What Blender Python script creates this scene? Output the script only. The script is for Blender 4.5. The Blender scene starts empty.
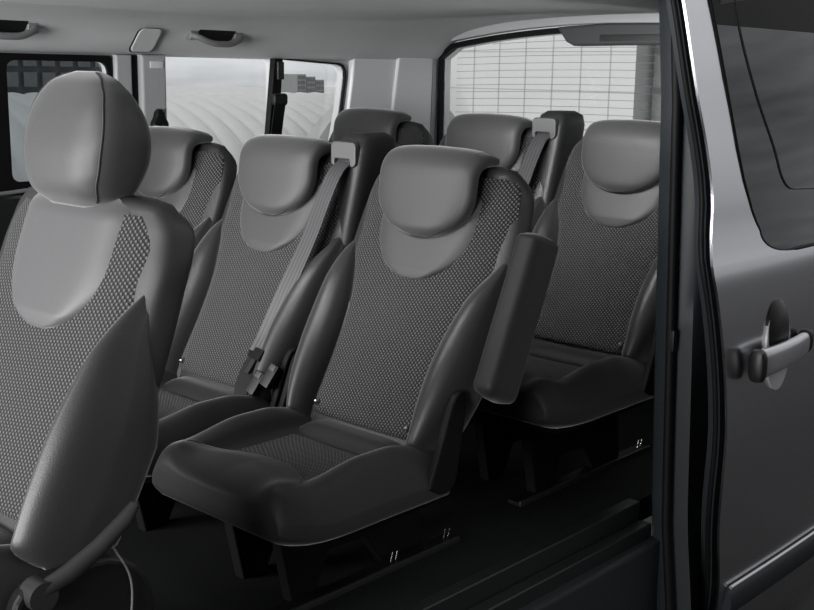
import bpy, bmesh, math, random
import numpy as np
from mathutils import Vector, Matrix

random.seed(4)
S = bpy.context.scene
COL = S.collection
PI = math.pi

# ------------------------------------------------------------------ materials
def nt(name):
    m = bpy.data.materials.new(name); m.use_nodes = True
    t = m.node_tree
    for n in list(t.nodes): t.nodes.remove(n)
    out = t.nodes.new('ShaderNodeOutputMaterial')
    return m, t, out

def N(t, kind, **kw):
    n = t.nodes.new(kind)
    for k, v in kw.items():
        if k in n.inputs: n.inputs[k].default_value = v
        else: setattr(n, k, v)
    return n

def math_n(t, op, a, b=None):
    n = t.nodes.new('ShaderNodeMath'); n.operation = op
    for i, v in enumerate((a, b)):
        if v is None: continue
        if isinstance(v, (int, float)): n.inputs[i].default_value = v
        else: t.links.new(v, n.inputs[i])
    return n.outputs[0]

def pbr(name, col, rough=.5, metal=0, bump=0, bscale=300, sheen=0, coat=0, spec=.5, vary=0):
    m, t, out = nt(name)
    b = N(t, 'ShaderNodeBsdfPrincipled')
    b.inputs['Base Color'].default_value = (*col, 1)
    b.inputs['Roughness'].default_value = rough
    b.inputs['Metallic'].default_value = metal
    b.inputs['Specular IOR Level'].default_value = spec
    if sheen:
        b.inputs['Sheen Weight'].default_value = sheen
        b.inputs['Sheen Roughness'].default_value = .35
    if coat:
        b.inputs['Coat Weight'].default_value = coat
        b.inputs['Coat Roughness'].default_value = .05
    tc = N(t, 'ShaderNodeTexCoord')
    if vary:
        no = N(t, 'ShaderNodeTexNoise', Scale=9.0, Detail=4.0)
        t.links.new(tc.outputs['Object'], no.inputs['Vector'])
        mx = N(t, 'ShaderNodeMix', data_type='RGBA')
        mx.inputs[6].default_value = (*[c * (1 - vary) for c in col], 1)
        mx.inputs[7].default_value = (*[min(1, c * (1 + vary)) for c in col], 1)
        t.links.new(no.outputs['Fac'], mx.inputs[0]); t.links.new(mx.outputs[2], b.inputs['Base Color'])
    if bump:
        no = N(t, 'ShaderNodeTexNoise', Scale=float(bscale), Detail=3.0)
        t.links.new(tc.outputs['Object'], no.inputs['Vector'])
        bp = N(t, 'ShaderNodeBump', Strength=bump, Distance=.002)
        t.links.new(no.outputs['Fac'], bp.inputs['Height']); t.links.new(bp.outputs['Normal'], b.inputs['Normal'])
    t.links.new(b.outputs[0], out.inputs[0])
    return m

def weave(name, dark, light, pu=.0094, pv=.0110):
    """woven seat fabric: staggered slanted dashes, in metres of UV"""
    m, t, out = nt(name)
    b = N(t, 'ShaderNodeBsdfPrincipled', Roughness=.6)
    b.inputs['Specular IOR Level'].default_value = .2
    b.inputs['Sheen Weight'].default_value = .15
    uv = N(t, 'ShaderNodeUVMap'); sp = N(t, 'ShaderNodeSeparateXYZ')
    t.links.new(uv.outputs[0], sp.inputs[0])
    u = math_n(t, 'MULTIPLY', sp.outputs[0], 2 * PI / pu); v = math_n(t, 'MULTIPLY', sp.outputs[1], 2 * PI / pv)
    a = math_n(t, 'SINE', math_n(t, 'ADD', u, math_n(t, 'MULTIPLY', v, .22)))
    c = math_n(t, 'SINE', math_n(t, 'SUBTRACT', math_n(t, 'MULTIPLY', u, .12), v))
    h = math_n(t, 'MULTIPLY_ADD', math_n(t, 'MULTIPLY', a, c), .5); h.node.inputs[2].default_value = .5
    r = N(t, 'ShaderNodeValToRGB')
    r.color_ramp.elements[0].position = .50; r.color_ramp.elements[0].color = (*dark, 1)
    r.color_ramp.elements[1].position = .86; r.color_ramp.elements[1].color = (*light, 1)
    t.links.new(h, r.inputs[0]); t.links.new(r.outputs[0], b.inputs['Base Color'])
    bp = N(t, 'ShaderNodeBump', Strength=.9, Distance=.002)
    t.links.new(h, bp.inputs['Height']); t.links.new(bp.outputs[0], b.inputs['Normal'])
    t.links.new(b.outputs[0], out.inputs[0])
    return m

def glass(name, tint, refl=.5, rough=.02):
    m, t, out = nt(name)
    tr = N(t, 'ShaderNodeBsdfTransparent', Color=(*tint, 1))
    gl = N(t, 'ShaderNodeBsdfGlossy', Color=(.9, .93, .95, 1), Roughness=rough)
    fr = N(t, 'ShaderNodeFresnel', IOR=1.5)
    mx = N(t, 'ShaderNodeMixShader')
    t.links.new(math_n(t, 'MULTIPLY', fr.outputs[0], refl), mx.inputs[0])
    t.links.new(tr.outputs[0], mx.inputs[1]); t.links.new(gl.outputs[0], mx.inputs[2])
    t.links.new(mx.outputs[0], out.inputs[0])
    return m

M = dict(
    weave=weave('woven_fabric', (.006, .006, .0065), (.108, .108, .111)),
    weave_c=weave('woven_fabric_cushion', (.006, .006, .0065), (.075, .075, .078), .0094, .011),
    velour=pbr('grey_velour', (.023, .023, .024), .42, bump=.12, bscale=420, sheen=.8, spec=.45),
    velour_l=pbr('grey_velour_headrest', (.075, .074, .077), .48, bump=.10, bscale=420, sheen=.6, spec=.4),  # paler copy: light on the front neck panel put into the colour
    velour_h=pbr('soft_grey_velour', (.052, .0515, .0535), .48, bump=.10, bscale=420, sheen=.6, spec=.35),
    velour_d=pbr('charcoal_velour', (.017, .017, .018), .55, bump=.12, bscale=420, sheen=.35, spec=.22),  # darker copy: shade of the lower seat put into the colour
    piping=pbr('dark_piping', (.018, .018, .019), .6),
    shell=pbr('charcoal_plastic', (.022, .022, .023), .45, bump=.15, bscale=900),
    black=pbr('black_plastic', (.009, .009, .0095), .4, bump=.1, bscale=900, spec=.3),
    rubber=pbr('black_rubber', (.006, .006, .0065), .55, spec=.15),
    grey_p=pbr('grey_plastic', (.20, .20, .205), .45, bump=.06, bscale=800),
    headliner=pbr('grey_headliner', (.68, .69, .695), .9, bump=.25, bscale=600, vary=.06),
    trim=pbr('light_grey_trim', (.84, .86, .87), .55, bump=.08, bscale=700),
    trim_d=pbr('mid_grey_trim', (.46, .475, .48), .6, bump=.08, bscale=700),
    carpet=pbr('black_carpet', (.011, .0118, .0118), .95, bump=.5, bscale=500, spec=.12),
    sill=pbr('black_sill_plastic', (.014, .016, .016), .4, bump=.1, bscale=500, spec=.25),
    belt=pbr('grey_webbing', (.085, .085, .088), .4, spec=.5),
    belt_b=pbr('black_webbing', (.009, .009, .010), .6, spec=.15),
    steel=pbr('bright_steel', (.6, .6, .6), .25, metal=1),
    screw=pbr('dark_steel', (.4, .4, .4), .3, metal=1),
    paint=pbr('grey_metallic_paint', (.56, .56, .58), .22, metal=1.0, coat=.25),
    door_edge=pbr('dark_door_edge_paint', (.020, .024, .027), .45, spec=.3),
    handle=pbr('satin_handle_paint', (.50, .50, .515), .26, metal=.6, coat=.5),
    cup=pbr('handle_cup_paint', (.62, .62, .63), .3, metal=.3, coat=.5),
    glass=glass('clear_glass', (.97, .98, .98), .10),
    glass_d=glass('tinted_door_glass', (.66, .69, .70), .3),
    glass_p=glass('privacy_glass', (.05, .055, .06), 1.0),
    white=pbr('white_cladding', (.82, .83, .82), .7, vary=.06),
    white_g=pbr('white_panel', (.90, .91, .91), .6),
    seamg=pbr('panel_joint', (.60, .61, .61), .8),
    bgrey=pbr('grey_facade', (.30, .31, .31), .8, vary=.15),
    bdark=pbr('dark_facade', (.14, .15, .155), .7, vary=.1),
    asphalt=pbr('asphalt', (.022, .022, .023), .85, bump=.4, bscale=60, vary=.2),
    concrete=pbr('concrete', (.5, .5, .49), .8, vary=.1),
    paving=pbr('pale_paving', (.70, .70, .69), .8, vary=.1),
    housing=pbr('dark_grey_housing', (.045, .052, .053), .5),
    bezel=pbr('belt_bezel_plastic', (.085, .086, .088), .4),
    wire=pbr('heating_wire', (.22, .22, .22), .6),
    tyre=pbr('tyre', (.02, .02, .02), .8),
)
def ribbed_belt(name, col):
    m, t, out = nt(name)
    b = N(t, 'ShaderNodeBsdfPrincipled', Roughness=.38)
    uv = N(t, 'ShaderNodeUVMap'); sp = N(t, 'ShaderNodeSeparateXYZ'); t.links.new(uv.outputs[0], sp.inputs[0])
    s = math_n(t, 'SINE', math_n(t, 'MULTIPLY', sp.outputs[0], 2 * PI / .0105))
    r = N(t, 'ShaderNodeValToRGB'); r.color_ramp.elements[0].position = .2; r.color_ramp.elements[1].position = .7
    r.color_ramp.elements[0].color = (*[c * .55 for c in col], 1); r.color_ramp.elements[1].color = (*col, 1)
    t.links.new(math_n(t, 'MULTIPLY_ADD', s, .5), r.inputs[0]); r.inputs[0].links[0].from_node.inputs[2].default_value = .5
    t.links.new(r.outputs[0], b.inputs['Base Color']); t.links.new(b.outputs[0], out.inputs[0])
    return m
M['belt'] = ribbed_belt('ribbed_webbing', (.075, .075, .078))

# ------------------------------------------------------------------ mesh helpers
def link(name, me, mat, parent=None, loc=None):
    o = bpy.data.objects.new(name, me); COL.objects.link(o)
    if mat is not None and not me.materials: me.materials.append(mat)
    if parent: o.parent = parent
    if loc: o.location = loc
    return o

def mesh_from(name, verts, faces, mat, parent=None, uvs=None, smooth=True, fix=True):
    me = bpy.data.meshes.new(name)
    me.from_pydata([tuple(map(float, v)) for v in verts], [], faces)
    if uvs is not None:
        l = me.uv_layers.new(name='UVMap')
        for lp in me.loops: l.data[lp.index].uv = uvs[lp.vertex_index]
    if fix:
        bm = bmesh.new(); bm.from_mesh(me); bmesh.ops.recalc_face_normals(bm, faces=bm.faces); bm.to_mesh(me); bm.free()
    if smooth:
        for p in me.polygons: p.use_smooth = True
        try: me.set_sharp_from_angle(angle=math.radians(50))
        except Exception: pass
    me.update()
    return link(name, me, mat, parent)

def hermite(tab):
    xs = np.array([p[0] for p in tab], float); ys = np.array([p[1] for p in tab], float)
    d = np.gradient(ys, xs)
    def f(x):
        x = min(max(x, xs[0]), xs[-1]); i = min(max(int(np.searchsorted(xs, x) - 1), 0), len(xs) - 2)
        h = xs[i + 1] - xs[i]; t = (x - xs[i]) / h
        return float((2*t**3-3*t*t+1)*ys[i] + (t**3-2*t*t+t)*h*d[i] + (-2*t**3+3*t*t)*ys[i+1] + (t**3-t*t)*h*d[i+1])
    return f

def catmull(pts, n):
    P = [np.array(p, float) for p in pts]
    P = [2 * P[0] - P[1]] + P + [2 * P[-1] - P[-2]]
    out = []; segs = len(P) - 3
    for k in range(n):
        s = k / (n - 1) * segs; i = min(int(s), segs - 1); t = s - i
        a, b, c, d = P[i:i + 4]
        out.append(.5 * (2*b + (c-a)*t + (2*a-5*b+4*c-d)*t*t + (3*b-a-3*c+d)*t**3))
    return out

def loft(name, rings, mat, parent=None, caps=True, uvs=None):
    n = len(rings[0]); V = [v for r in rings for v in r]; F = []
    for i in range(len(rings) - 1):
        for j in range(n):
            k = (j + 1) % n
            F.append((i*n+j, i*n+k, (i+1)*n+k, (i+1)*n+j))
    if caps:
        F.append(tuple(range(n))[::-1]); F.append(tuple(range((len(rings)-1)*n, len(rings)*n)))
    return mesh_from(name, V, F, mat, parent)

def patch(name, grid, mat, parent=None, depth=(0, .012, 0), uv=True):
    """pillowed panel: front grid plus a skirt and back that sink along depth, closed"""
    R, C = len(grid), len(grid[0]); G = np.array(grid, float)
    V = [tuple(G[i, j]) for i in range(R) for j in range(C)]
    F = [(i*C+j, i*C+j+1, (i+1)*C+j+1, (i+1)*C+j) for i in range(R-1) for j in range(C-1)]
    U = []
    for i in range(R):
        L = np.concatenate([[0], np.cumsum(np.linalg.norm(np.diff(G[i], axis=0), axis=1))]); L = L - L[-1] / 2
        for j in range(C):
            U.append((L[j], 0))
    for j in range(C):
        L = np.concatenate([[0], np.cumsum(np.linalg.norm(np.diff(G[:, C//2], axis=0), axis=1))])
        for i in range(R): U[i*C+j] = (U[i*C+j][0], L[i])
    edge = [j for j in range(C)] + [i*C+C-1 for i in range(1, R)] + [(R-1)*C+j for j in range(C-2, -1, -1)] + [i*C for i in range(R-2, 0, -1)]
    b0 = len(V); d = np.array(depth)
    for e in edge: V.append(tuple(np.array(V[e]) + d)); U.append(U[e])
    m = len(edge)
    for k in range(m):
        F.append((edge[k], edge[(k+1) % m], b0 + (k+1) % m, b0 + k))
    F.append(tuple(range(b0, b0 + m)))
    return mesh_from(name, V, F, mat, parent, uvs=U)

def tube(name, pts, r, mat, parent=None, n=10, closed=False, caps=True):
    P = [np.array(p, float) for p in pts]; rings = []
    rr = r if hasattr(r, '__len__') else [r] * len(P)
    prev = None
    for i, p in enumerate(P):
        if closed: d = P[(i+1) % len(P)] - P[i-1]
        else: d = P[min(i+1, len(P)-1)] - P[max(i-1, 0)]
        d = d / (np.linalg.norm(d) + 1e-9)
        if prev is None:
            a = np.cross(d, [0, 0, 1.]); a = np.cross(d, [1., 0, 0]) if np.linalg.norm(a) < .1 else a
        else: a = prev - d * (prev @ d)
        a /= np.linalg.norm(a); b = np.cross(d, a); prev = a
        rings.append([p + rr[i] * (a * math.cos(t) + b * math.sin(t)) for t in np.linspace(0, 2*PI, n, endpoint=False)])
    if closed: rings.append(rings[0])
    return loft(name, rings, mat, parent, caps=caps and not closed)

def bbox(name, lo, hi, mat, parent=None, bev=.004, seg=2):
    bm = bmesh.new(); bmesh.ops.create_cube(bm, size=1)
    for v in bm.verts:
        v.co = Vector([(lo[k] + hi[k]) / 2 + v.co[k] * (hi[k] - lo[k]) for k in range(3)])
    if bev: bmesh.ops.bevel(bm, geom=list(bm.edges), offset=bev, segments=seg, affect='EDGES', profile=.7)
    me = bpy.data.meshes.new(name); bm.to_mesh(me); bm.free()
    for p in me.polygons: p.use_smooth = True
    try: me.set_sharp_from_angle(angle=math.radians(40))
    except Exception: pass
    return link(name, me, mat, parent)

def superpt(w, h, t, e1, e2):
    c, s = math.cos(t), math.sin(t)
    return w * math.copysign(abs(c) ** (2/e1), c), h * math.copysign(abs(s) ** (2/e2), s)

def ribbon(name, pts, wdirs, width, thick, mat, parent=None, n=40):
    P = catmull(pts, n); W = catmull(wdirs, n); V = []; U = []; F = []
    L = 0
    for i, p in enumerate(P):
        d = P[min(i+1, n-1)] - P[max(i-1, 0)]; d /= np.linalg.norm(d)
        if i: L += np.linalg.norm(P[i] - P[i-1])
        w = W[i] - d * (W[i] @ d); w /= np.linalg.norm(w); nn = np.cross(d, w)
        for (a, b) in ((-.5, .5), (.5, .5), (.5, -.5), (-.5, -.5)):
            V.append(p + w * a * width + nn * b * thick); U.append((a * width, L))
    for i in range(n - 1):
        for j in range(4):
            k = (j + 1) % 4; F.append((i*4+j, i*4+k, i*4+4+k, i*4+4+j))
    F.append((3, 2, 1, 0)); F.append(tuple(range(4*n-4, 4*n)))
    return mesh_from(name, V, F, mat, parent, uvs=U)

def rrect(a0, a1, b0, b1, r, n=6):
    """rounded rectangle outline, r = one radius or four (a0b0, a1b0, a1b1, a0b1)"""
    rs = r if hasattr(r, '__len__') else [r] * 4
    out = []
    for (ca, cb, q, rad) in ((a0+rs[0], b0+rs[0], PI, rs[0]), (a1-rs[1], b0+rs[1], 1.5*PI, rs[1]), (a1-rs[2], b1-rs[2], 0, rs[2]), (a0+rs[3], b1-rs[3], .5*PI, rs[3])):
        for k in range(n + 1):
            t = q + k / n * PI / 2
            out.append((ca + rad * math.cos(t), cb + rad * math.sin(t)))
    return out

def extruded(name, outlines, axis, at, thick, mat, parent=None, bevel=0, warp=None):
    """flat shape (first outline, later ones holes) extruded along an axis; outline coordinates are the two other axes in order"""
    cu = bpy.data.curves.new(name, 'CURVE'); cu.dimensions = '2D'; cu.fill_mode = 'BOTH'; cu.extrude = thick / 2 - bevel; cu.bevel_depth = bevel; cu.bevel_resolution = 2
    if bevel: cu.offset = -bevel
    for o in outlines:
        s = cu.splines.new('POLY'); s.points.add(len(o) - 1); s.use_cyclic_u = True
        for p, q in zip(s.points, o): p.co = (q[0], q[1], 0, 1)
    tmp = bpy.data.objects.new('tmp', cu); COL.objects.link(tmp)
    dg = bpy.context.evaluated_depsgraph_get(); dg.update()
    me = bpy.data.meshes.new_from_object(tmp.evaluated_get(dg)); bpy.data.objects.remove(tmp); bpy.data.curves.remove(cu)
    for v in me.vertices:
        a, b, c = v.co
        p = {'X': (at + c, a, b), 'Y': (a, at + c, b), 'Z': (a, b, at + c)}[axis]
        v.co = warp(p) if warp else p
    me.name = name; me.materials.clear()
    bm = bmesh.new(); bm.from_mesh(me); bmesh.ops.remove_doubles(bm, verts=bm.verts, dist=1e-6); bmesh.ops.recalc_face_normals(bm, faces=bm.faces); bm.to_mesh(me); bm.free()
    for p in me.polygons: p.use_smooth = False
    return link(name, me, mat, parent)

def thing(name, label, cat, loc=(0, 0, 0), group=None):
    o = bpy.data.objects.new(name, None); COL.objects.link(o); o.location = loc; o.empty_display_size = .1
    return tag(o, label, cat, group)
def tag(o, label, cat, group=None):
    o['label'] = label; o['category'] = cat
    if group: o['group'] = group
    return o
def struct(o): o['kind'] = 'structure'; return o
def copy_tree(o, parent=None):
    c = o.copy(); COL.objects.link(c)
    if parent: c.parent = parent
    for ch in list(o.children): copy_tree(ch, c)
    return c

# ------------------------------------------------------------------ seats
FZ = .12                       # floor height
ROW = .805
def backrest(root, T, lean=True):
    yf, B, W, H, CW = (hermite(T[k]) for k in ('yf', 'B', 'W', 'H', 'C'))
    z0, z1, zb, thick = T['z0'], T['z1'], T['zb'], T['thick']
    # core with the outer side skins
    rings = []
    for z in np.linspace(z0, z1, 44):
        k = 1 - max(0, (z - (z1 - .05)) / .05) ** 2 * .35
        th = thick * k; yc = yf(z) + .012 + th / 2
        r = []
        for t in np.linspace(0, 2*PI, 56, endpoint=False):
            x, y = superpt(CW(z), th / 2, t, 5, 3.2); r.append((x, yc + y, z))
        rings.append(r)
    for q in (.35, .7, .9):                                   # rounded top
        r = []
        z = z1 + .018 * math.sin(q * PI / 2)
        for p in rings[43]:
            cx, cy = 0, yf(z1) + .012 + thick * .325
            r.append((cx + (p[0] - cx) * math.cos(q * PI / 2) ** .35, cy + (p[1] - cy) * math.cos(q * PI / 2) ** .5, z))
        rings.append(r)
    core = loft('backrest', rings, M['shell'], root)
    # woven panel
    zs = np.linspace(T['p0'], z1 - .006, 60); g = []
    for z in zs:
        row = []; b = B(z); k = min(1, max(0, (z - zb + .09) / .11)); k = k * k * (3 - 2*k)
        for t in np.linspace(-1, 1, 41):
            tt = math.sin(t * PI / 2) * .5 + t * .5
            e = abs(tt)
            y = yf(z) + .004 * e ** 2 + (1 - k) * .010 * e ** 14 + k * (.012 * e ** 3 + T['wrap'] * e ** 9)
            y += .020 * max(0, (T['p0'] + .02 - z) / .02) ** 2
            row.append((tt * b, y, z))
        g.append(row)
    patch('woven_panel', g, M['weave'], core, depth=(0, .02, 0))
    # bolsters
    for s in (-1, 1):
        g = []
        for z in np.linspace(T['bo0'], zb, 44):
            b, w, h = B(z) - .002, W(z), H(z); d = max(w - b, .004); y = yf(z)
            end = min(1, (z - T['bo0']) / .04); h *= math.sqrt(max(end, .02)) if end < 1 else 1
            top = min(1, max(0, (zb - z) / .24)) ** .85; bk = .004 + .098 * top
            kk = min(1, max(0, (z - zb + .09) / .11)); kk = kk * kk * (3 - 2*kk); y += kk * (.014 + T['wrap'] + .020 * kk ** 3)
            pts = [(b, y + .010), (b + .05*d, y - .25*h), (b + .20*d, y - .72*h), (b + .48*d, y - h), (b + .80*d, y - .62*h), (b + .97*d, y + .012), (w + .002, y + .3 * bk + .012), (w - .001, y + .7*bk+.012), (w - .012, y + bk + .012)]
            g.append([(s * q[0], q[1], z) for q in catmull(pts, 33)])
        patch('side_bolster', g, M['velour'], core, depth=(-s * .012, .006, 0))
    # smooth neck panel
    n0, n1, nw = T['n0'], T['n1'], T['nw']; g = []
    for i in range(40):
        z = n0 + (n1 - n0) * (i / 39) ** 1.7
        q = min(1, (z - n0) / T['nr']); hw = max(.012, nw * (1 - (1 - q) ** 2.3) ** .5)
        row = []
        for t in np.linspace(-1, 1, 41):
            tt = math.sin(t * PI / 2) * .6 + t * .4; e = abs(tt)
            pil = T['npil'] * (1 - e ** 7) * min(1, .25 + ((z - n0) / .045) ** .6)
            if z - n0 < .001: pil = 0
            row.append((tt * hw, yf(z) + .004 + .010 * (tt*hw/.2)**2 - pil + .028 * max(0, (z - n1 + .03) / .03) ** 2, z))
        g.append(row)
    patch('neck_panel', g, T.get('neck', M['velour_h']), core, depth=(0, .02, 0))
    return core, yf, B

def screw(core, x, y, z):
    o = tube('fastener', [(x, y + .004, z), (x, y - .0035, z - .0015), (x, y - .005, z - .002)], [.0055, .0055, .003], M['screw'], core, n=14)
    return o

def cushion(root, hw, yb, y1, zt, zr):
    """yb front edge, y1 crease at the back; zt top height, zr underside"""
    L = y1 - yb; ci = hw * .62; R = .075
    sm = lambda a: (lambda q: q * q * (3 - 2 * q))(min(1, max(0, a)))
    width = lambda y: hw * (1 - .15 * (1 - min(1, max(0, (y - yb) / (.40 * L)))) ** 2.4)
    nose = lambda x: yb + L * (.42 - .17 * min(1.2, abs(x) / ci) ** 2.2)
    rear = y1 - .080
    def top(x, y):
        w = width(y); t = min(1, abs(x) / w)
        z = zt - .020 * (1 - .35 * t)
        side = math.exp(-((t - .76) / .17) ** 2)
        z += .040 * side * (.45 + .55 * sm((y - yb - .08) / (.35 * L))) * (1 - .55 * sm((y - y1 + .13) / .13))
        z += .020 * sm((nose(x) + .02 - y) / .11)                       # raised nose
        sd = min(ci - abs(x), y - nose(x))
        z -= .015 * sm((sd + .006) / .014)
        z -= .004 * math.exp(-(sd / .005) ** 2)
        return z
    us = list(.5 * R / L * (1 - np.cos(np.linspace(0, PI / 2, 12))) * 2)
    us = [1e-4] + [R * (1 - math.cos(a)) / L for a in np.linspace(.15, PI / 2, 14)] + list(np.linspace(R / L + .012, 1, 66))
    rings = []
    for u in us:
        y = yb + L * u; w = width(y); q = min(1, L * u / R); k = math.sqrt(max(0, 1 - (1 - q) ** 2))
        w2 = w * (.93 + .07 * k)
        zm = zr + .40 * (zt - zr)
        ring = []
        for t in np.linspace(-1, 1, 91):                               # across the top
            x = w2 * math.sin(t * PI / 2 * .93) / math.sin(PI / 2 * .93)
            e = abs(x) / w2
            z = top(x * (w / w2), y)
            z -= .050 * max(0, (e - .80) / .20) ** 2.2                  # rounded shoulder
            z = zm + (z - zm) * (.42 + .58 * k)
            ring.append((x, y, z))
        zs_, ze = ring[-1][2], zm + (zr - zm) * (.45 + .55 * k)
        for a in np.linspace(0, 1, 12)[1:]:                             # down the side and under
            ring.append((w2 * (1 + .012 * math.sin(a * PI)) - .030 * max(0, a - .55) ** 2 / .2, y, zs_ + (ze - zs_) * a))
        m = [(-p[0], p[1], p[2]) for p in ring[91:]][::-1]
        xl = ring[-1][0]
        ring += [(xl * b, y, ze) for b in np.linspace(1, -1, 12)[1:-1]] + m
        rings.append(ring)
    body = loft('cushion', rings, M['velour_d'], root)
    g = []
    for v in np.linspace(0, 1, 40):
        row = []
        for t in np.linspace(-1, 1, 45):
            x = t * (ci - .001); ya = nose(x) + .001; y = ya + (rear - ya) * v
            e = max(abs(t), abs(2*v - 1)) ** 10
            row.append((x, y, zt - .020 - .015 + .007 - .008 * e + .4 * (top(x, y) - zt + .035)))
        g.append(row)
    patch('woven_panel', g, M['weave_c'], body, depth=(0, 0, -.02))
    g = []
    for v in np.linspace(0, 1, 20):
        row = []
        for t in np.linspace(-1, 1, 31):
            y = rear + (y1 + .012 - rear) * v
            p = (1 - abs(2*v - 1) ** 3) * (1 - abs(t) ** 8)
            row.append((t * ci * 1.02, y, zt - .030 + .026 * p))
        g.append(row)
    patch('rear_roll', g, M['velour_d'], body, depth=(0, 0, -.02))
    # seam over the nose
    sx = np.linspace(-1, 1, 49) * ci * 1.16
    tube('seam', [(x, nose(x) - .004, top(x, nose(x) - .004) + .0005) for x in sx], .0013, M['piping'], body, n=6)
    return body

REAR = dict(
    yf=[(.34, -.222), (.43, -.186), (.55, -.125), (.65, -.068), (.72, -.032), (.80, .004), (.88, .035), (.95, .060)],
    B=[(.34, .150), (.43, .156), (.48, .152), (.55, .150), (.60, .154), (.66, .167), (.71, .187), (.745, .209), (.775, .218), (.83, .221), (.88, .217), (.915, .203), (.94, .175)],
    W=[(.36, .190), (.43, .218), (.50, .236), (.58, .245), (.65, .247), (.70, .244), (.745, .236), (.775, .221)],
    H=[(.36, .030), (.43, .042), (.52, .050), (.60, .048), (.67, .038), (.72, .022), (.75, .010), (.775, .001)],
    C=[(.33, .195), (.5, .226), (.65, .238), (.75, .238), (.85, .230), (.90, .216), (.94, .184)],
    z0=.33, z1=.935, zb=.772, thick=.088, p0=.395, bo0=.375, wrap=.014, n0=.706, n1=.905, nw=.143, nr=.13, npil=.017)

def saddle_headrest(root):
    path = catmull([(-.004, .796), (.000, .815), (.008, .86), (.014, .90), (.020, .936), (.036, .957), (.058, .964), (.078, .964), (.094, .962), (.102, .961)], 44)
    rings = []; corner = ([], [])
    for i, (y, z) in enumerate(path):
        u = i / 43
        a = path[max(i-1, 0)]; b = path[min(i+1, 43)]; d = (b - a) / np.linalg.norm(b - a); n = np.array([-d[1], d[0]])   # outward (front / up)
        if i == 0: sw = .16
        q = min(1, (z - .794) / .105) if u < .5 else 1
        hw = .137 * (1 - (1 - q) ** 2.2) ** .5 if q < 1 else .137
        hw = max(hw, .02) * (1 - .03 * max(0, (u - .6) / .4))
        th = .046 * (.55 + .45 * min(1, u / .12)) * (1 - .36 * min(1, max(0, (u - .60) / .3)))
        if u > .96: th *= .8; hw *= .985
        r = []
        for t in np.linspace(0, 2*PI, 48, endpoint=False):
            x, m = superpt(hw, th / 2, t, 5.5, 3.0)
            if m > 0: m += .008 * (1 - (x / hw) ** 2) * (1 - max(0, (u - .6) / .4))
            r.append((x, y - .0 - (-n[0]) * m, z + n[1] * m))
        rings.append(r)
        for k, s in enumerate((-1, 1)):
            x, m = superpt(hw, th / 2, PI / 2 - s * .72, 5.5, 3.0)
            corner[k].append((s * abs(x) * 1.004, y + n[0] * m * 1.02, z + n[1] * m * 1.02))
    hr = loft('headrest', rings, M['velour_h'], root)
    tube('piping', corner[0][::-1] + corner[1], .0016, M['piping'], hr, n=6)
    return hr

def rear_seat(label):
    root = thing('passenger_seat', label, 'car seat', group='rear passenger seats')
    core, yf, B = backrest(root, REAR)
    for s in (-1, 1): screw(core, s * .137, yf(.43) - .001, .43)
    saddle_headrest(root)
    cushion(root, .240, -.585, -.170, .400, .295)
    # hinge covers on both sides of the crease
    for s in (-1, 1):
        extruded('hinge_cover', [catmull([(-.235, .335), (-.20, .42), (-.165, .505), (-.135, .52), (-.125, .49), (-.14, .40), (-.155, .33), (-.195, .315), (-.235, .335)], 40)[:-1]], 'X', s * .236, .018, M['rubber'], root, bevel=.005)
    # frame and legs
    rings = []
    for z, y0, y1, w in ((.255, -.50, -.13, .150), (.28, -.53, -.11, .205), (.31, -.55, -.10, .215)):
        rings.append([(x, (y0 + y1) / 2 + y, z) for x, y in [superpt(w, (y1 - y0) / 2, t, 7, 7) for t in np.linspace(0, 2*PI, 40, endpoint=False)]])
    loft('seat_pan', rings, M['rubber'], root)
    for s in (-1, 1):
        extruded('seat_leg', [[(-.46, FZ), (-.40, FZ), (-.36, .20), (-.26, .20), (-.20, FZ), (-.08, FZ), (-.10, .30), (-.50, .30)]], 'X', s * .075, .03, M['rubber'], root, bevel=.004)
    return root

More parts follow.
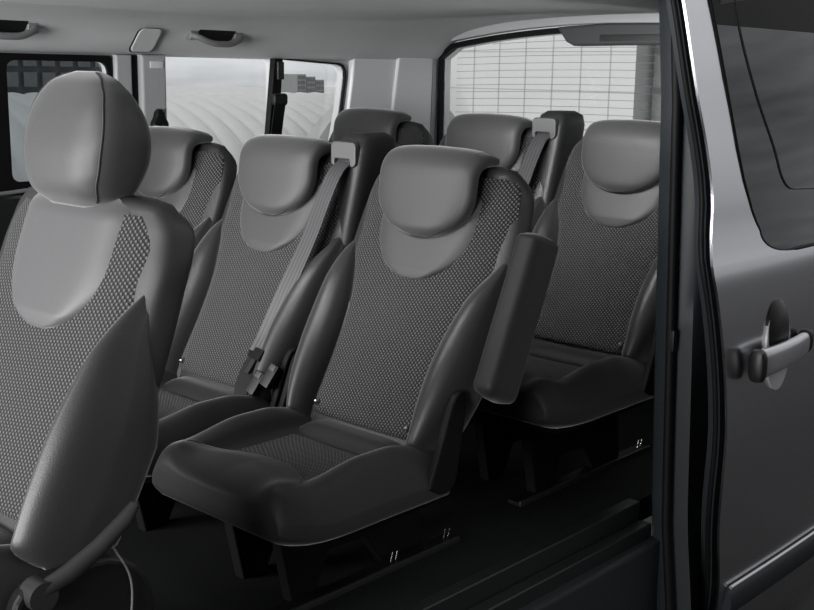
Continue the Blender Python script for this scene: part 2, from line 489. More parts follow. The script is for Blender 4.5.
def belt_tower(root):
    """belt tower on the seat's right shoulder with webbing running down to the buckle"""
    x0, x1 = .150, .250
    rings = []
    for z, ya, yb_, a, b in ((.40, -.11, .05, x0+.02, x1-.01), (.55, -.06, .11, x0+.015, x1-.005), (.75, .015, .15, x0+.005, x1), (.90, .050, .185, x0, x1+.004), (.965, .062, .195, x0, x1+.006), (.992, .075, .190, x0+.006, x1), (1.004, .095, .172, x0+.02, x1-.02)):
        rings.append([((a+b)/2 + x, (ya+yb_)/2 + y, z) for x, y in [superpt((b-a)/2, (yb_-ya)/2, t, 5, 4) for t in np.linspace(0, 2*PI, 40, endpoint=False)]])
    tw = loft('belt_tower', rings, M['shell'], root)
    # belt mouth: pale bezel over a slot
    g = extruded('belt_bezel', [rrect(x0+.006, x1-.010, .925, .985, .014), rrect(x0+.018, x1-.030, .930, .944, .005)], 'Y', .058, .016, M['bezel'], tw, bevel=.003)
    # the webbing
    P = [(x0+.048, .062, .940), (x0+.045, .030, .915), (x0+.040, .000, .86), (x0+.032, -.045, .76), (x0+.022, -.105, .65), (x0+.016, -.160, .55), (x0+.014, -.190, .505)]
    Wd = [(1, .0, .0)] * 4 + [(1, .15, .05), (1, .25, .1), (1, .3, .1)]
    ribbon('belt_webbing', P, Wd, .050, .003, M['belt'], root)
    tn = bbox('belt_tongue', (-.030, -.006, -.014), (.030, .006, .014), M['black'], root, .004)
    tn.location = (x0+.014, -.192, .502); tn.rotation_euler = (-.6, 0, -.25)
    pl = bbox('tongue_plate', (-.012, -.002, -.050), (.012, .002, -.010), M['shell'], tn, .001)
    ribbon('lap_webbing', [(x0+.010, -.198, .49), (x0+.006, -.222, .45), (x0+.010, -.238, .41), (x0+.018, -.235, .375)], [(1, .3, 0)] * 4, .036, .003, M['belt_b'], root, n=20)
    for k, (dx, dy, h) in enumerate(((.045, -.215, .455), (.078, -.20, .475))):
        st = tube('buckle_stalk', [(x0+dx-.01, dy+.02, .36), (x0+dx-.004, dy+.008, .40), (x0+dx, dy, h-.03)], .006, M['black'], root)
        bk = bbox('buckle', (-.014, -.010, -.028), (.014, .010, .028), M['black'], root, .005)
        bk.location = (x0+dx, dy-.004, h-.012); bk.rotation_euler = (-.5, .25, 0)
        bbox('release_button', (-.009, -.012, .012), (.009, -.008, .026), M['shell'], bk, .001)
    return tw

def armrest(root):
    """armrest folded up against the right side of the backrest"""
    P = catmull([(-.125, .50), (-.105, .54), (-.075, .61), (-.030, .71), (.004, .79), (.016, .822)], 26); rings = []
    for i, (y, z) in enumerate(P):
        u = i / 25; a = P[max(i-1, 0)]; b = P[min(i+1, 25)]; d = (b-a) / np.linalg.norm(b-a); n = np.array([-d[1], d[0]])
        k = 1
        if u < .12: k = .35 + .65 * (1 - (1 - u / .12) ** 2) ** .5
        if u > .92: k = 1 - .40 * ((u - .92) / .08) ** 2
        hw, th = .030 * k, (.052 - .004 * u) * k
        rings.append([(.284 + x, y + n[0]*m + .03, z + n[1]*m) for x, m in [superpt(hw, th, t, 3.4, 4.5) for t in np.linspace(0, 2*PI, 40, endpoint=False)]])
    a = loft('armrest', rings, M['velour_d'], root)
    tube('pivot', [(.235, -.05, .55), (.27, -.05, .55)], .026, M['black'], root, n=20)
    return a

LAT = .499; LIFT = .042
seat_near2 = rear_seat('second row seat nearest the open doorway, full backrest and cushion in view, armrest folded up')
proto = [c for c in seat_near2.children]
seat_mid2 = copy_tree(seat_near2); seat_mid2.location = (-LAT, 0, 0)
seat_mid2['label'] = 'second row middle seat with a grey belt crossing its backrest from a shoulder tower'
seat_far2 = copy_tree(seat_near2); seat_far2.location = (-2*LAT, 0, 0)
seat_far2['label'] = 'second row seat against the far wall, mostly hidden behind the big front headrest'
seat_near3 = copy_tree(seat_near2); seat_near3.location = (0, ROW, LIFT)
seat_near3['label'] = 'back row seat beside the dark door pillar, below the right end of the rear window'
seat_mid3 = copy_tree(seat_near2); seat_mid3.location = (-LAT, ROW, LIFT)
seat_mid3['label'] = 'back row middle seat with belt tower standing in front of the rear window'
seat_far3 = copy_tree(seat_near2); seat_far3.location = (-2*LAT, ROW, LIFT)
seat_far3['label'] = 'back row seat in the far corner, only its headrest showing beside the corner pillar'
for st in (seat_near3, seat_mid3, seat_far3):
    for c in st.children:
        if c.name.startswith('seat_leg'): c.location.z -= LIFT
belt_tower(seat_mid2); belt_tower(seat_mid3); armrest(seat_near2)

# front seat
FR = dict(neck=M['velour_l'],
    yf=[(.33, -1.115), (.46, -1.050), (.62, -.975), (.735, -.925), (.83, -.888), (.93, -.850), (.97, -.835)],
    B=[(.33, .185), (.46, .190), (.55, .186), (.63, .186), (.70, .194), (.76, .207), (.81, .217), (.845, .223), (.88, .221), (.91, .208), (.935, .185)],
    W=[(.36, .230), (.46, .258), (.55, .266), (.65, .266), (.73, .252), (.79, .234), (.825, .2215)],
    H=[(.36, .045), (.46, .062), (.56, .070), (.66, .064), (.73, .045), (.785, .020), (.825, .000)],
    C=[(.33, .225), (.5, .250), (.65, .255), (.80, .246), (.88, .238), (.92, .220), (.935, .20)],
    z0=.36, z1=.930, zb=.824, thick=.098, p0=.46, bo0=.44, wrap=.014, n0=.735, n1=.946, nw=.145, nr=.13, npil=.018)
fs = thing('front_seat', 'front passenger seat with large round headrest on steel posts, closest to the camera', 'car seat')
core, yf, B = backrest(fs, FR)
HX = .0
rings = []; seam = []
tabw = hermite([(.928, .070), (.940, .094), (.97, .112), (1.01, .122), (1.05, .124), (1.085, .115), (1.115, .094), (1.132, .066), (1.141, .030)])
tabf = hermite([(.928, -.862), (.95, -.882), (1.0, -.890), (1.05, -.882), (1.10, -.862), (1.13, -.838), (1.141, -.820)])
tabb = hermite([(.928, -.798), (.95, -.778), (1.0, -.754), (1.05, -.756), (1.10, -.778), (1.13, -.798), (1.141, -.806)])
ZH = np.concatenate([np.linspace(.928, 1.10, 34), np.linspace(1.105, 1.141, 14)])
for z in ZH:
    w, f_, b_ = tabw(z), tabf(z), tabb(z)
    r = []
    for t in np.linspace(0, 2*PI, 56, endpoint=False):
        x, y = superpt(w, (b_ - f_) / 2, t, 4.2, 2.6)
        r.append((x, (f_ + b_) / 2 + y, z))
    rings.append(r)
hr = loft('headrest', rings, M['velour_h'], fs)
for s in (-1, 1):
    pts = []
    for z in ZH[2:-1]:
        w, f_, b_ = tabw(z), tabf(z), tabb(z); x, y = superpt(w, (b_ - f_) / 2, -PI/2 + s * .95, 4.2, 2.6)
        pts.append((x * 1.004, (f_ + b_) / 2 + y * 1.004, z))
    tube('piping', pts, .0017, M['piping'], hr, n=6)
for s in (-1, 1):
    tube('headrest_post', [(s*.062, -.842, .91), (s*.062, -.838, .96)], .006, M['steel'], fs)
    tube('post_collar', [(s*.062, -.843, .928), (s*.062, -.843, .940)], .011, M['shell'], fs, n=16)
cushion(fs, .262, -1.58, -1.040, .462, .30)
extruded('side_cover', [rrect(-1.14, -.91, .24, .45, [.05, .04, .10, .05])], 'X', .272, .028, M['black'], fs, bevel=.008)
lv = tube('recliner_lever', [(.290, -1.10, .435), (.296, -1.06, .450), (.298, -1.01, .475), (.296, -.965, .503), (.292, -.945, .52)], [.012, .014, .013, .012, .008], M['shell'], fs, n=14)
tube('lever_hub', [(.27, -1.10, .43), (.302, -1.10, .43)], .022, M['shell'], fs, n=20)
tube('edge_wire', catmull([(.290, -.985, .47), (.292, -.955, .40), (.290, -.965, .30), (.286, -.99, .20)], 24), .0016, M['grey_p'], fs, n=6)
rings = []
for z, y0, y1, w in ((FZ, -1.48, -1.02, .20), (.26, -1.52, -1.0, .22), (.31, -1.55, -.98, .235)):
    rings.append([(x, (y0 + y1) / 2 + y, z) for x, y in [superpt(w, (y1 - y0) / 2, t, 7, 7) for t in np.linspace(0, 2*PI, 40, endpoint=False)]])
loft('seat_base', rings, M['black'], fs)

# ------------------------------------------------------------------ cabin shell
XF = -1.30
struct(bbox('floor', (XF - .05, -1.9, FZ - .06), (.285, 1.55, FZ), M['carpet'], None, .0))
# far wall with its three windows
W1 = rrect(-.265, .058, .826, 1.171, .03)
W2 = rrect(.240, .690, .80, 1.190, .018)
W3 = [(.715, .80), (.905, .80), (.955, .84), (.975, .90), (1.002, 1.015), (1.022, 1.13), (1.022, 1.150), (1.012, 1.166), (.99, 1.173), (.715, 1.187)]
struct(extruded('wall_left', [[(-.75, -.02), (1.52, -.02), (1.52, 1.26), (-.75, 1.26)], W1, W2, W3], 'X', XF - .02, .03, M['trim_d']))
def far_frame(name, outline, grow, depth, mat, parent, x):
    c = np.mean(np.array(outline), axis=0); o = np.array(outline)
    inner = [tuple(p) for p in o]
    outer = []
    n = len(o)
    for i in range(n):
        d = o[(i+1) % n] - o[i-1]; d /= np.linalg.norm(d); outer.append(tuple(o[i] + grow * np.array([d[1], -d[0]])))
    return extruded(name, [outer, inner], 'X', x, depth, mat, parent)
for i, (o, gm, fr) in enumerate(((W1, 'glass_d', .010), (W2, 'glass', .004), (W3, 'glass', .006))):
    p = struct(extruded(f'window_{i+1}', [o], 'X', XF - .045, .004, M[gm]))
    far_frame('window_seal', o, fr, .014, M['rubber'], p, XF - .002)
# black door surround of the front side window, sill and door card
struct(extruded('trim_1', [rrect(-.75, .062, .60, 1.184, .01), rrect(-.272, .050, .832, 1.165, .03)], 'X', XF + .006, .012, M['rubber']))
struct(bbox('trim_2', (XF + .0, -.75, .55), (XF + .09, .09, .800), M['sill'], None, .02, 4))
struct(tube('trim_3', [(XF + .03, -.70, .790), (XF + .03, -.30, .806), (XF + .03, .06, .828)], .006, M['grey_p']))
struct(extruded('trim_4', [[(.066, .60), (.122, .60), (.122, 1.187), (.068, 1.187)]], 'X', XF + .012, .03, M['trim_d'], bevel=.006))
struct(bbox('trim_5', (XF - .004, .120, .60), (XF + .014, .150, 1.187), M['rubber'], None, .003))
struct(bbox('trim_17', (XF - .004, -.74, FZ), (XF + .010, 1.49, .775), M['shell'], None, .004))
# pillar trim beside it with its embossed plate
pb = struct(extruded('trim_6', [[(.150, .60), (.236, .60), (.238, 1.189), (.150, 1.189)]], 'X', XF + .016, .04, M['trim_d'], bevel=.008))
bbox('embossed_plate', (XF + .034, .178, 1.150), (XF + .0385, .225, 1.170), M['trim'], pb, .002)
# black divider between the two rear side windows
struct(extruded('trim_7', [[(.640, .80), (.690, .80), (.722, 1.188), (.684, 1.188)]], 'X', XF + .004, .026, M['rubber'], bevel=.004))
# rear corner pillar
cp = struct(extruded('trim_8', [[(1.034, .60), (1.50, .60), (1.50, 1.235), (1.048, 1.20), (1.040, 1.12), (1.012, .95), (.97, .80)]], 'X', XF + .008, .03, M['trim'], bevel=.008))
extruded('pillar_panel', [[(1.235, .60), (1.44, .60), (1.46, 1.215), (1.27, 1.205), (1.235, .98)]], 'X', XF + .026, .02, M['trim'], cp, bevel=.006)
for k in range(3):
    bbox('vent_slot', (XF + .034, 1.245, .935 + .022*k), (XF + .040, 1.335, .944 + .022*k), M['rubber'], cp, .003)

# headliner
prof = catmull([(-1.318, 1.185), (-1.285, 1.192), (-1.250, 1.215), (-1.205, 1.262), (-1.12, 1.300), (-.95, 1.330), (-.70, 1.345), (-.40, 1.350), (-.10, 1.345), (.15, 1.332), (.30, 1.318), (.345, 1.312)], 46)
Vg = []; ys = list(np.linspace(-.95, 1.10, 20)) + list(np.linspace(1.14, 1.50, 14))
for y in ys:
    k = max(0, (y - 1.12) / .38); k = k * k * (3 - 2*k)
    row = []
    for (x, z) in prof:
        ztgt = 1.255 + .110 * (1 - ((x + .50) / .82) ** 2) if abs(x + .5) < .82 else 1.255
        zz = z + (min(z, ztgt) - z) * k
        row.append((x, y, zz))
    Vg.append(row)
hd = struct(patch('ceiling', Vg, M['headliner'], depth=(0, 0, .22)))
# raised centre panel of the headliner
lip = []
for i in range(64):
    t = 2*PI*i/64; x, y = superpt(.62, .98, t, 4, 4); lip.append((x - .40, y + .0))
rings = []
for q, dz in ((1.0, .004), (.995, -.010), (.98, -.020), (.95, -.026), (.6, -.026), (.2, -.026)):
    r = []
    for (x, y) in lip:
        X, Y = -.40 + (x + .40) * q, y * q
        zc = float(np.interp(X, [p[0] for p in prof], [p[1] for p in prof])); r.append((X, Y, zc + dz))
    rings.append(r)
struct(loft('trim_9', rings, M['headliner']))

# grab handles on the headliner edge
def grab(yc, label):
    r = thing('grab_handle', label, 'grab handle', (0, 0, 0), 'ceiling grab handles')
    x, z = XF + .085, 1.240
    for s in (-1, 1):
        bbox('mount', (x - .03, yc + s*.085 - .016, z - .004), (x + .012, yc + s*.085 + .016, z + .026), M['grey_p'], r, .006, 3)
    tube('grip', catmull([(x - .004, yc - .095, z + .012), (x + .022, yc - .082, z + .004), (x + .034, yc - .04, z - .012), (x + .036, yc, z - .015), (x + .034, yc + .04, z - .012), (x + .022, yc + .082, z + .004), (x - .004, yc + .095, z + .012)], 36), .0095, M['grey_p'], r, n=12)
    extruded('recess', [rrect(yc - .070, yc + .070, z - .004, z + .034, .014)], 'X', 0, .010, M['black'], r, warp=lambda p: (x - .012 + p[0] + (p[2] - z) * .92, p[1], p[2]))
    return r
grab(-.315, 'grey ceiling grab handle over the tinted front side window')
grab(.385, 'grey ceiling grab handle over the clear middle side window')
# hook cover on the headliner above the pillar
hc = thing('cover_flap', 'small square flap with dark outline on the ceiling edge above the pillar', 'flap')
extruded('flap_panel', [rrect(.100, .176, 1.196, 1.262, .014)], 'X', 0, .010, M['headliner'], hc, bevel=.003, warp=lambda p: (XF + .088 + p[0] + (p[2] - 1.23) * .96 - .010, p[1], p[2]))
extruded('flap_gap', [rrect(.0985, .1775, 1.1945, 1.2635, .016), rrect(.1005, .1755, 1.1965, 1.2615, .014)], 'X', 0, .008, M['rubber'], hc, warp=lambda p: (XF + .085 + p[0] + (p[2] - 1.23) * .96 - .010, p[1], p[2]))

# belts of the far wall
b1 = thing('seat_belt', 'black belt anchor on the grey pillar behind the front headrest', 'seat belt', group='wall seat belts')
rings = [[(XF + .040 + .002*0, .198 + w*math.cos(t), z + .0) for t in [0]] for z, w in ()]
extruded('anchor_cover', [catmull([(.176, .962), (.170, .985), (.180, 1.004), (.186, 1.022), (.198, 1.030), (.210, 1.022), (.216, 1.004), (.226, .985), (.220, .962), (.198, .956), (.176, .962)], 40)[:-1]], 'X', XF + .048, .024, M['black'], b1, bevel=.006)
ribbon('webbing', [(XF + .052, .200, .975), (XF + .050, .202, .90), (XF + .05, .205, FZ)], [(0, 1, 0)] * 3, .045, .003, M['belt_b'], b1, n=12)
b2 = thing('seat_belt', 'black belt hanging on the dark divider between the two rear side windows', 'seat belt', group='wall seat belts')
extruded('anchor_cover', [rrect(.664, .722, 1.035, 1.075, .012)], 'X', XF + .030, .022, M['black'], b2, bevel=.006)
ribbon('webbing', [(XF + .036, .692, 1.05), (XF + .034, .680, .98), (XF + .034, .664, .86), (XF + .034, .650, .62), (XF + .034, .640, FZ)], [(0, 1, 0)] * 5, .046, .003, M['belt_b'], b2, n=20)
bbox('height_slider', (XF + .018, .690, 1.12), (XF + .028, .716, 1.178), M['shell'], b2, .003)

# rear wall, tailgate window
YR = 1.50
def arch(x0, x1, z0, z1, zc, n=24):
    """rear window outline: flat base, arched top, rounded upper corners"""
    pts = [(x0 - .0, z0), (x1, z0)]
    tops = []
    for k in range(n + 1):
        t = k / n; x = x1 + (x0 - x1) * t; c = (x - (x0 + x1) / 2) / ((x1 - x0) / 2)
        z = z1 + (zc - z1) * (1 - c * c); e = 1 - abs(c)
        if e < .05: z -= .03 * (1 - e / .05) ** 2
        tops.append((x, z))
    return pts + tops
RW = arch(-1.25, .235, .74, 1.232, 1.296)
struct(extruded('wall_rear', [[(-1.36, -.02), (.40, -.02), (.40, 1.40), (-1.36, 1.40)], RW], 'Y', YR + .03, .03, M['trim']))
w4 = struct(extruded('window_4', [RW], 'Y', YR + .045, .004, M['glass']))
RWo = arch(-1.262, .262, .71, 1.250, 1.316)
extruded('window_seal', [RWo, RW], 'Y', YR - .004, .022, M['rubber'], w4)
for k in range(19):                                            # heating wires
    z = .80 + .0255 * k
    if z > 1.275: break
    hwid = .715 * math.sqrt(max(.05, min(1, (1.296 - z) / .064)))
    tube('heating_wire', [(-.5 + hwid * q, YR + .0415, z + .012*(1 - q*q)) for q in np.linspace(-1, 1, 9)], .0008, M['wire'], w4, n=5)
# corner trim left of the rear window, header trim above it
struct(extruded('trim_10', [[(-1.33, .60), (-1.268, .60), (-1.266, 1.21), (-1.25, 1.262), (-1.33, 1.262)]], 'Y', YR - .03, .03, M['trim_d'], bevel=.006))
hdr = [(x, z + .006) for x, z in RWo[2:]] ; hdr2 = [(x, z + .066) for x, z in RWo[2:]][::-1]
struct(extruded('trim_11', [hdr + hdr2], 'Y', YR - .014, .03, M['trim_d'], bevel=.005))
bl = thing('brake_light_housing', 'dark grey brake light housing along the top of the rear window', 'brake light')
extruded('housing', [[(-.66, 1.262), (-.63, 1.248), (-.45, 1.250), (.16, 1.250), (.18, 1.30), (-.10, 1.318), (-.50, 1.322), (-.70, 1.312)]], 'Y', YR - .005, .07, M['housing'], bl, bevel=.008)
bbox('lamp_lens', (-.52, YR - .045, 1.262), (-.02, YR - .038, 1.284), M['shell'], bl, .002)

# near side body behind the doorway
struct(bbox('wall_right', (.30, .58, -.02), (.36, 1.53, 1.33), M['shell'], None, .01))
rings = []
for z in np.linspace(-.30, 1.36, 20):
    xi = float(np.interp(z, [-.3, -.12, .1, .63, 1.095, 1.318, 1.4], [.372, .352, .325, .302, .283, .262, .25])); sh = float(np.interp(z, [-.3, .7, 1.36], [.05, 0, -.03]))
    rings.append([(xi, .50, z), (xi + .012, .488, z), (xi + .05, .484, z), (xi + .058, .500, z), (xi + .095, .505, z), (.405, .52, z), (.405, .66, z), (xi, .66, z)])
pj = struct(loft('trim_12', rings, M['door_edge'], caps=True))
tube('door_seal', [(float(np.interp(z, [-.3, .1, .63, 1.095, 1.318], [.372, .325, .302, .283, .262])) + .052, .480, z) for z in np.linspace(-.28, 1.34, 14)], .011, M['rubber'], pj)
bbox('striker', (.352, .470, .52), (.372, .486, .57), M['black'], pj, .003)
# door sill and step
struct(bbox('trim_13', (.265, -1.9, FZ - .05), (.300, .49, FZ + .006), M['sill'], None, .006, 3))
struct(bbox('trim_14', (.300, -1.9, FZ - .09), (.335, .49, FZ - .040), M['sill'], None, .006, 3))
struct(bbox('trim_15', (.315, -1.9, -.16), (.362, .50, FZ - .075), M['door_edge'], None, .012, 4))
# floor rails with clips
def rail(x, y0, y1, z, label):
    r = thing('floor_rail', label, 'seat rail', group='seat floor rails')
    bbox('channel', (x - .022, y0, z), (x + .012, y1, z + .010), M['rubber'], r, .002)
    bbox('rail_edge', (x + .012, y0, z), (x + .018, y1, z + .014), M['shell'], r, .002)
    for y in (y1 - .03, y1 - .20):
        tube('clip', [(x - .006, y, z + .008), (x - .004, y + .004, z + .032)], .0022, M['steel'], r, n=8)
        tube('clip', [(x - .006, y + .015, z + .008), (x - .004, y + .019, z + .030)], .0022, M['steel'], r, n=8)
    return r
rail(.115, -.60, .00, FZ, 'long seat rail on the dark floor under the second row cushion')
rail(.088, .26, .86, FZ, 'short seat rail on the dark floor beside the back row cushion')

# ------------------------------------------------------------------ sliding door, standing open outside the body
door = thing('sliding_door', 'grey metallic sliding door slid back outside the body with dark glass and pull handle', 'car door')
Xs = hermite([(-.32, .425), (-.1, .468), (.10, .490), (.35, .511), (.45, .509), (.55, .503), (.65, .494), (.72, .486), (.765, .477), (.82, .468), (.88, .461), (1.0, .447), (1.1, .434), (1.3, .403), (1.4, .385)])
Yf = hermite([(-.32, .64), (-.1, .590), (.10, .525), (.20, .503), (.35, .485), (.55, .457), (.68, .432), (.73, .420), (.78, .424), (.88, .440), (1.0, .424), (1.1, .398), (1.3, .366), (1.4, .35)])
YE = 1.75
def win_front(z):    # front edge of the glass
    if z < .80: return WF(.80) + .16 * (1 - math.sqrt(max(0, 1 - ((.80 - z) / .0602) ** 2)))
    return WF(z)
WF = hermite([(.78, .668), (.80, .648), (.85, .612), (.99, .552), (1.15, .508), (1.31, .470), (1.40, .450)])
def skin(y0f, y1f, zs, ny, off=0.0, bow=True):
    g = []
    for z in zs:
        y0, y1 = y0f(z), y1f(z); row = []
        for t in np.linspace(0, 1, ny):
            y = y0 + (y1 - y0) * t
            row.append((Xs(z) + off + (.012 * math.sin(min(1, (y - .35) / 1.4) * PI) if bow else 0) , y, z))
        g.append(row)
    return g
ZB = .740
low = skin(Yf, lambda z: YE, np.linspace(-.32, ZB, 60), 40)
lo = patch('door_skin', low, M['paint'], door, depth=(-.006, 0, 0))
fr = patch('window_frame', skin(Yf, lambda z: win_front(z) + .004, np.concatenate([ZB - .0 + .06 * np.linspace(0, 1, 20) ** 2, np.linspace(.81, 1.40, 34)]), 14), M['paint'], door, depth=(-.006, 0, 0))
gp = patch('door_glass', skin(win_front, lambda z: YE, np.concatenate([ZB + .06 * np.linspace(0, 1, 20) ** 2, np.linspace(.81, 1.40, 34)]), 30, off=-.003), M['glass_p'], door, depth=(-.005, 0, 0))
# rubber edge round the glass
edge = [(Xs(.741) + .010, y, .741) for y in np.linspace(YE, .85, 12)] + [(Xs(z) + .005, win_front(z) + .001, z) for z in list(ZB + .0605 * np.linspace(.02, 1, 14) ** 2) + [.82, .85, .92, .99, 1.15, 1.31, 1.40]]
tube('glass_seal', edge, .0045, M['rubber'], door, n=8)
# printed line of the inner quarter
ln = [(.580, 1.40), (.600, 1.253), (.66, 1.11), (.735, .99), (.765, .93), (.785, .905), (.805, .892), (.83, .886), (.90, .882), (1.2, .868), (1.70, .85)]
tube('vent_line', [(Xs(z) + .0085 + (.012 * math.sin(min(1, (y - .35) / 1.4) * PI)) - .0105, y, z) for y, z in [tuple(p) for p in catmull(ln, 60)]], .0024, M['shell'], door, n=6)
patch('printed_band', skin(lambda z: win_front(z) + .004, lambda z: YE, np.linspace(1.262, 1.40, 10), 20, off=-.0015), M['rubber'], door, depth=(-.003, 0, 0))  # dark overhead reflection in the glass, built as a black strip
# inner layer of the door and its front edge
rings = []
for z in np.linspace(-.30, 1.40, 30):
    x, y = Xs(z), Yf(z)
    rings.append([(x - .018, y + .006, z), (x - .030, y + .012, z), (x - .034, y + .030, z), (x - .062, y + .034, z), (x - .070, y + .05, z), (x - .070, y + .13, z), (x - .02, y + .13, z)])
loft('door_edge', rings, M['door_edge'], door)
tube('edge_seal', [(Xs(z) - .030, Yf(z) + .010, z) for z in np.linspace(-.30, 1.40, 40)], .007, M['rubber'], door)
bbox('door_liner', (.36, .66, -.28), (.405, YE, .72), M['black'], door, .01)
# moulding along the bottom
mb = []
for y in np.linspace(.625, YE, 20):
    x = Xs(-.10) + .012 * math.sin(min(1, (y - .35) / 1.4) * PI)
    mb.append([(x - .004 + .020 * math.cos(t), y, -.13 + .042 * math.sin(t)) for t in np.linspace(-PI/2, PI/2, 12)] + [(x - .02, y, -.088), (x - .02, y, -.172)])
md = loft('door_moulding', mb, M['door_edge'], door)
tube('moulding_strip', [(Xs(-.10) + .009 + .012 * math.sin(min(1, (y - .35) / 1.4) * PI), y, -.088) for y in np.linspace(.63, YE, 14)], .005, M['handle'], md, n=8)
# handle: cup, keyhole hood, grip
XH = Xs(.55) + .004
def ell(yc, zc, ry, rz, n=40): return [(yc + ry * math.cos(t), zc + rz * math.sin(t)) for t in np.linspace(0, 2*PI, n, endpoint=False)]
HY = .700
g = []
for r_ in np.linspace(0, 1, 12):
    g.append([(Xs(.520 + .108 * r_ * math.sin(t)) + .0105 + .004 * r_ ** 3 - .010 * max(0, r_ - .9), HY + .012 + .064 * r_ * math.cos(t), .520 + .108 * r_ * math.sin(t)) for t in np.linspace(0, 2*PI, 41)])
cupo = patch('handle_cup', g, M['cup'], door, depth=(-.012, 0, 0))
gh = []
for r_ in np.linspace(0, 1, 10):
    gh.append([(Xs(.560 + .074 * r_ * math.sin(t)) + .0115 + .016 * (1 - r_ ** 3), HY + .012 + .056 * r_ * math.cos(t), .560 + .074 * r_ * math.sin(t)) for t in np.linspace(0, 2*PI, 41)])
patch('handle_hood', gh, M['black'], door, depth=(-.012, 0, 0))
rings = []
for u in np.linspace(0, 1, 30):
    y = .555 + .275 * u
    z = .502 + .012 * u; k = (1 - abs(2*u - 1) ** 16) ** .5 if 0 < u < 1 else .1
    k = max(k, .1) * (1 - .18 * u)
    x = XH + .040 - .010 * (2*u - 1) ** 2
    rings.append([(x + a, y, z + b) for a, b in [superpt(.014 * (.6 + .4 * k), .036 * k, t, 2.6, 2.6) for t in np.linspace(0, 2*PI, 28, endpoint=False)]])
hg = loft('handle_grip', rings, M['handle'], door)
loft('grip_end', [[(XH + .034 + a, y, .502 + b) for a, b in [superpt(.020 * k, .038 * k, t, 3, 3) for t in np.linspace(0, 2*PI, 24, endpoint=False)]] for y, k in ((.545, .75), (.549, .98), (.562, 1.04), (.566, .98))], M['black'], hg)
loft('grip_end', [[(XH + .028 + a, y, .518 + b) for a, b in [superpt(.018 * k, .030 * k, t, 3, 3) for t in np.linspace(0, 2*PI, 24, endpoint=False)]] for y, k in ((.818, .9), (.826, 1), (.836, .9), (.84, .6))], M['black'], hg)

# ------------------------------------------------------------------ outside
GZ = -.40
struct(bbox('ground', (-.6, -60, GZ - .1), (60, 90, GZ), M['asphalt'], None, 0))
struct(bbox('pavement', (-90, -60, GZ - .1), (-.6, 90, GZ), M['paving'], None, 0))
def ribbed_shell(name, x, y0, y1, top, mat):
    """white vaulted shell whose ribs fan out towards the top"""
    n, m = 520, 18; V = []; F = []
    for i in range(n + 1):
        y = y0 + (y1 - y0) * i / n
        rib = .05 * abs(math.sin(i * PI / 6)) ** .6
        for j in range(m + 1):
            a = j / m * PI / 2 * .93
            V.append((x - 2.2 * (1 - math.cos(a)) + rib * math.cos(a), y + .25 * j / m * math.sin(y * .4), GZ + (top - GZ) * math.sin(a) / math.sin(PI / 2 * .93) + rib * .6 * math.sin(a)))
        V.append((x - 4, y, GZ))
    k = m + 2
    for i in range(n):
        for j in range(k): F.append((k*i + j, k*i + (j+1) % k, k*i + k + (j+1) % k, k*i + k + j))
    F += [tuple(range(k)), tuple(range(k*n, k*n + k))[::-1]]
    return mesh_from(name, V, F, mat)
rw = ribbed_shell('pavilion_roof', -8.6, -2, 24, .84, M['white'])
tag(rw, 'long white vaulted roof with fanned ribs outside the side windows', 'roof')
# tower blocks far off
for k, (y, w, h) in enumerate(((36.55, .58, 1.06), (37.18, .58, .95), (37.80, .56, .80))):
    t_ = thing('tower_block', ['tallest grey tower block on the left seen over the white ribbed roof', 'middle grey tower block seen over the white ribbed roof', 'shortest grey tower block on the right seen over the white ribbed roof'][k], 'building', (-42, y, GZ), 'distant tower blocks')
    bbox('facade', (-1, -w/2, 0), (1, w/2, h - GZ), M['bgrey'], t_, 0)
    for a in range(3):
        for b in range(4):
            bbox('window', (.98, -w/2 + w*(.08 + .31*a), h - GZ - .24 - .25*b), (1.03, -w/2 + w*(.08 + .31*a + .2), h - GZ - .08 - .25*b), M['bdark'], t_, 0)
# curved dark shelter
rings = []
for t in np.linspace(0, PI, 30):
    c, s = math.cos(t), math.sin(t)
    rings.append([(-7.6, 8.0 + a * c, GZ + b * s) for a, b in ((1.55, 1.42), (1.42, 1.30))] + [(-7.8, 8.0 + a * c, GZ + b * s) for a, b in ((1.42, 1.30), (1.55, 1.42))])
ash = thing('arched_shelter', 'dark arched shelter in front of the white ribbed roof, behind the rear side window', 'shelter')
loft('arch_frame', rings, M['concrete'], ash)
extruded('arch_glass', [[(8.0 + 1.42*math.cos(t), GZ + 1.30*math.sin(t)) for t in np.linspace(0, PI, 24)]], 'X', -7.7, .05, M['bdark'], ash)
# dark slatted hall beyond the front side window
hall = thing('office_building', 'dark slatted building with a window grid beyond the front side window', 'building', (-16, 3.4, GZ))
bbox('facade', (-2, -9, 0), (0, 6.6, 6.5), M['bdark'], hall, 0)
for k in range(14): bbox('slat', (0, -9, .9 + .26*k), (.08, 3.2, 1.02 + .26*k), M['bgrey'], hall, 0)
for a in range(9):
    for b in range(8): bbox('window', (0, 3.4 + .34*a, .9 + .34*b), (.05, 3.4 + .34*a + .24, 1.14 + .34*b), M['bgrey'], hall, 0)
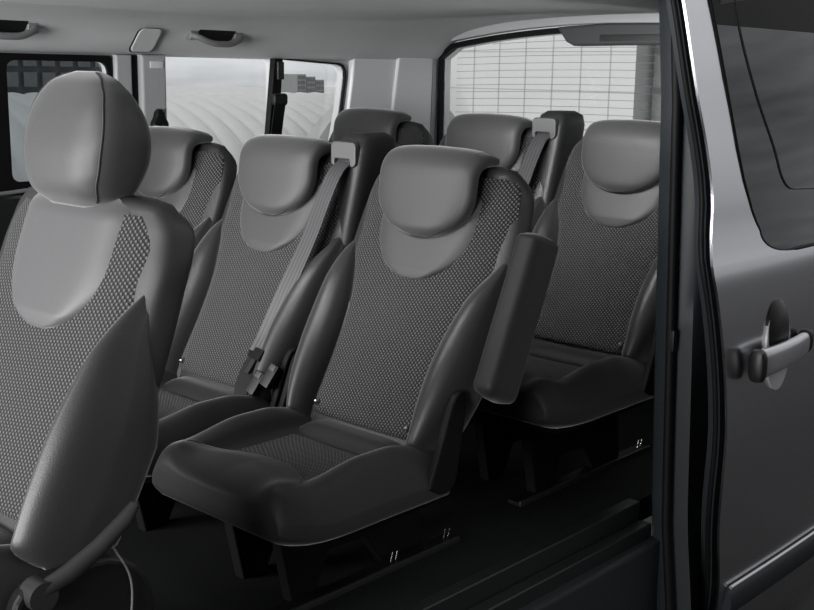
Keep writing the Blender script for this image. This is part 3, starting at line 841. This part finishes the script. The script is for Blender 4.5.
# pale panelled building behind the tailgate
ph = thing('panelled_building', 'pale building of large square panels behind the rear window', 'building', (-6.3, 9.6, GZ))
bbox('facade', (-1.86, 0, 0), (.94, 3, 5.5), M['white_g'], ph, 0)
for k in range(1, 7): bbox('joint', (-1.86 + .41*k - .008, -.004, 0), (-1.86 + .41*k + .008, .004, 5.5), M['seamg'], ph, 0)
for k in range(1, 12): bbox('joint', (-1.86, -.004, .46*k - .006), (.94, .004, .46*k + .006), M['seamg'], ph, 0)
gb = thing('grey_building', 'grey building edge beside the pale panels behind the rear window', 'building', (-4.0, 9.9, GZ))
bbox('facade', (-1.30, 0, 0), (3.5, 3, 5.5), M['bgrey'], gb, 0)
for k in range(1, 12): bbox('ledge', (-1.30, -.05, .46*k), (3.5, 0, .46*k + .05), M['bdark'], gb, 0)
db = thing('dark_building', 'dark building edge at the left end of the rear window', 'building', (-9.6, 9.9, GZ))
bbox('facade', (-.3, 0, 0), (1.38, 3, 2.2), M['bdark'], db, 0)
bbox('cornice', (-.34, -.1, 2.2), (1.40, 3, 2.35), M['bgrey'], db, 0)

# ------------------------------------------------------------------ light
w = bpy.data.worlds.new('World'); S.world = w; w.use_nodes = True; t = w.node_tree
for n in list(t.nodes): t.nodes.remove(n)
out = t.nodes.new('ShaderNodeOutputWorld'); bg = N(t, 'ShaderNodeBackground')
tc = N(t, 'ShaderNodeTexCoord'); sp = N(t, 'ShaderNodeSeparateXYZ'); t.links.new(tc.outputs['Generated'], sp.inputs[0])
el = N(t, 'ShaderNodeValToRGB')                                # by elevation
cr = el.color_ramp; cr.elements[0].position = .0; cr.elements[0].color = (.012, .012, .012, 1)
cr.elements[1].position = 1.0; cr.elements[1].color = (1.5, 1.5, 1.5, 1)
for p_, c_ in ((.470, (.018, .018, .018)), (.480, (.64, .65, .66)), (.55, (.60, .61, .63)), (.64, (.88, .89, .91)), (.72, (.80, .81, .83)), (.82, (1.2, 1.2, 1.22))):
    e = cr.elements.new(p_); e.color = (*c_, 1)
t.links.new(math_n(t, 'MULTIPLY_ADD', sp.outputs[2], .5), el.inputs[0]); el.inputs[0].links[0].from_node.inputs[2].default_value = .5
mp = N(t, 'ShaderNodeMapping'); mp.inputs['Scale'].default_value = (1.5, 1.5, 9); t.links.new(tc.outputs['Generated'], mp.inputs[0])
no = N(t, 'ShaderNodeTexNoise', Scale=4.0, Detail=5.0); t.links.new(mp.outputs[0], no.inputs['Vector'])
cl = N(t, 'ShaderNodeMapRange'); cl.inputs[1].default_value = .3; cl.inputs[2].default_value = .7; cl.inputs[3].default_value = .72; cl.inputs[4].default_value = 1.25
t.links.new(no.outputs['Fac'], cl.inputs[0])
vm = N(t, 'ShaderNodeVectorMath', operation='SCALE'); t.links.new(el.outputs[0], vm.inputs[0]); t.links.new(cl.outputs[0], vm.inputs['Scale'])
pass; bg.inputs['Strength'].default_value = 1.0
dn = N(t, 'ShaderNodeVectorMath', operation='DOT_PRODUCT'); t.links.new(tc.outputs['Generated'], dn.inputs[0]); dn.inputs[1].default_value = (-.35, .94, .0)
dr = N(t, 'ShaderNodeMapRange'); dr.inputs[1].default_value = -.5; dr.inputs[2].default_value = .6; dr.inputs[3].default_value = .07; dr.inputs[4].default_value = 1.0
t.links.new(dn.outputs['Value'], dr.inputs[0]); v2 = N(t, 'ShaderNodeVectorMath', operation='SCALE'); t.links.new(vm.outputs[0], v2.inputs[0]); t.links.new(dr.outputs[0], v2.inputs['Scale'])
t.links.new(v2.outputs[0], bg.inputs['Color']); t.links.new(bg.outputs[0], out.inputs[0])

sun = bpy.data.lights.new('sun', 'SUN'); sun.energy = 1.3; sun.angle = math.radians(25); sun.color = (1, .99, .97)
so = bpy.data.objects.new('sun', sun); COL.objects.link(so)
so.rotation_euler = Vector((.35, .85, -.42)).to_track_quat('-Z', 'Y').to_euler()

def soft(name, loc, target, size, power):
    l = bpy.data.lights.new(name, 'AREA'); l.shape = 'RECTANGLE'; l.size, l.size_y = size; l.energy = power
    o = bpy.data.objects.new(name, l); COL.objects.link(o); o.location = loc
    o.rotation_euler = (Vector(target) - Vector(loc)).to_track_quat('-Z', 'Y').to_euler()
soft('roof_lamp', (-.15, .15, 1.27), (-.15, .95, .70), (.5, .10), 2.6)  # unseen fill light added under the ceiling to brighten the back row
bpy.data.lights['roof_lamp'].spread = math.radians(95)
soft('front_roof_lamp', (-.28, -.64, 1.27), (-.24, .05, .60), (.8, .10), 2.3)  # added fill for the second row, out of view, no fitting modelled
bpy.data.lights['front_roof_lamp'].spread = math.radians(95)
soft('front_left_softbox', (-2.6, -5.6, .72), (-.3, .1, .8), (2.4, 1.4), 265)
soft('front_softbox', (.5, -4.0, 1.0), (-.6, .6, 1.0), (2.0, 1.0), 150)

# ------------------------------------------------------------------ camera
cam = bpy.data.cameras.new('camera'); co = bpy.data.objects.new('camera', cam); COL.objects.link(co)
f, a, pi_, ro = 1121., .743, .203, .016
fw = Vector((-math.sin(a)*math.cos(pi_), math.cos(a)*math.cos(pi_), -math.sin(pi_)))
r = Vector((math.cos(a), math.sin(a), 0)); u = r.cross(fw)
r2 = r*math.cos(ro) + u*math.sin(ro); u2 = -r*math.sin(ro) + u*math.cos(ro)
co.matrix_world = Matrix(((r2.x, u2.x, -fw.x, 1.631), (r2.y, u2.y, -fw.y, -1.819), (r2.z, u2.z, -fw.z, 1.144), (0, 0, 0, 1)))
cam.sensor_fit = 'HORIZONTAL'; cam.sensor_width = 36; cam.lens = f / 814 * 36; cam.clip_start = .02; cam.clip_end = 500
S.camera = co
S.view_settings.view_transform = 'Standard'; S.view_settings.look = 'None'; S.view_settings.exposure = 0.0; S.view_settings.gamma = 1
S.view_settings.use_curve_mapping = False
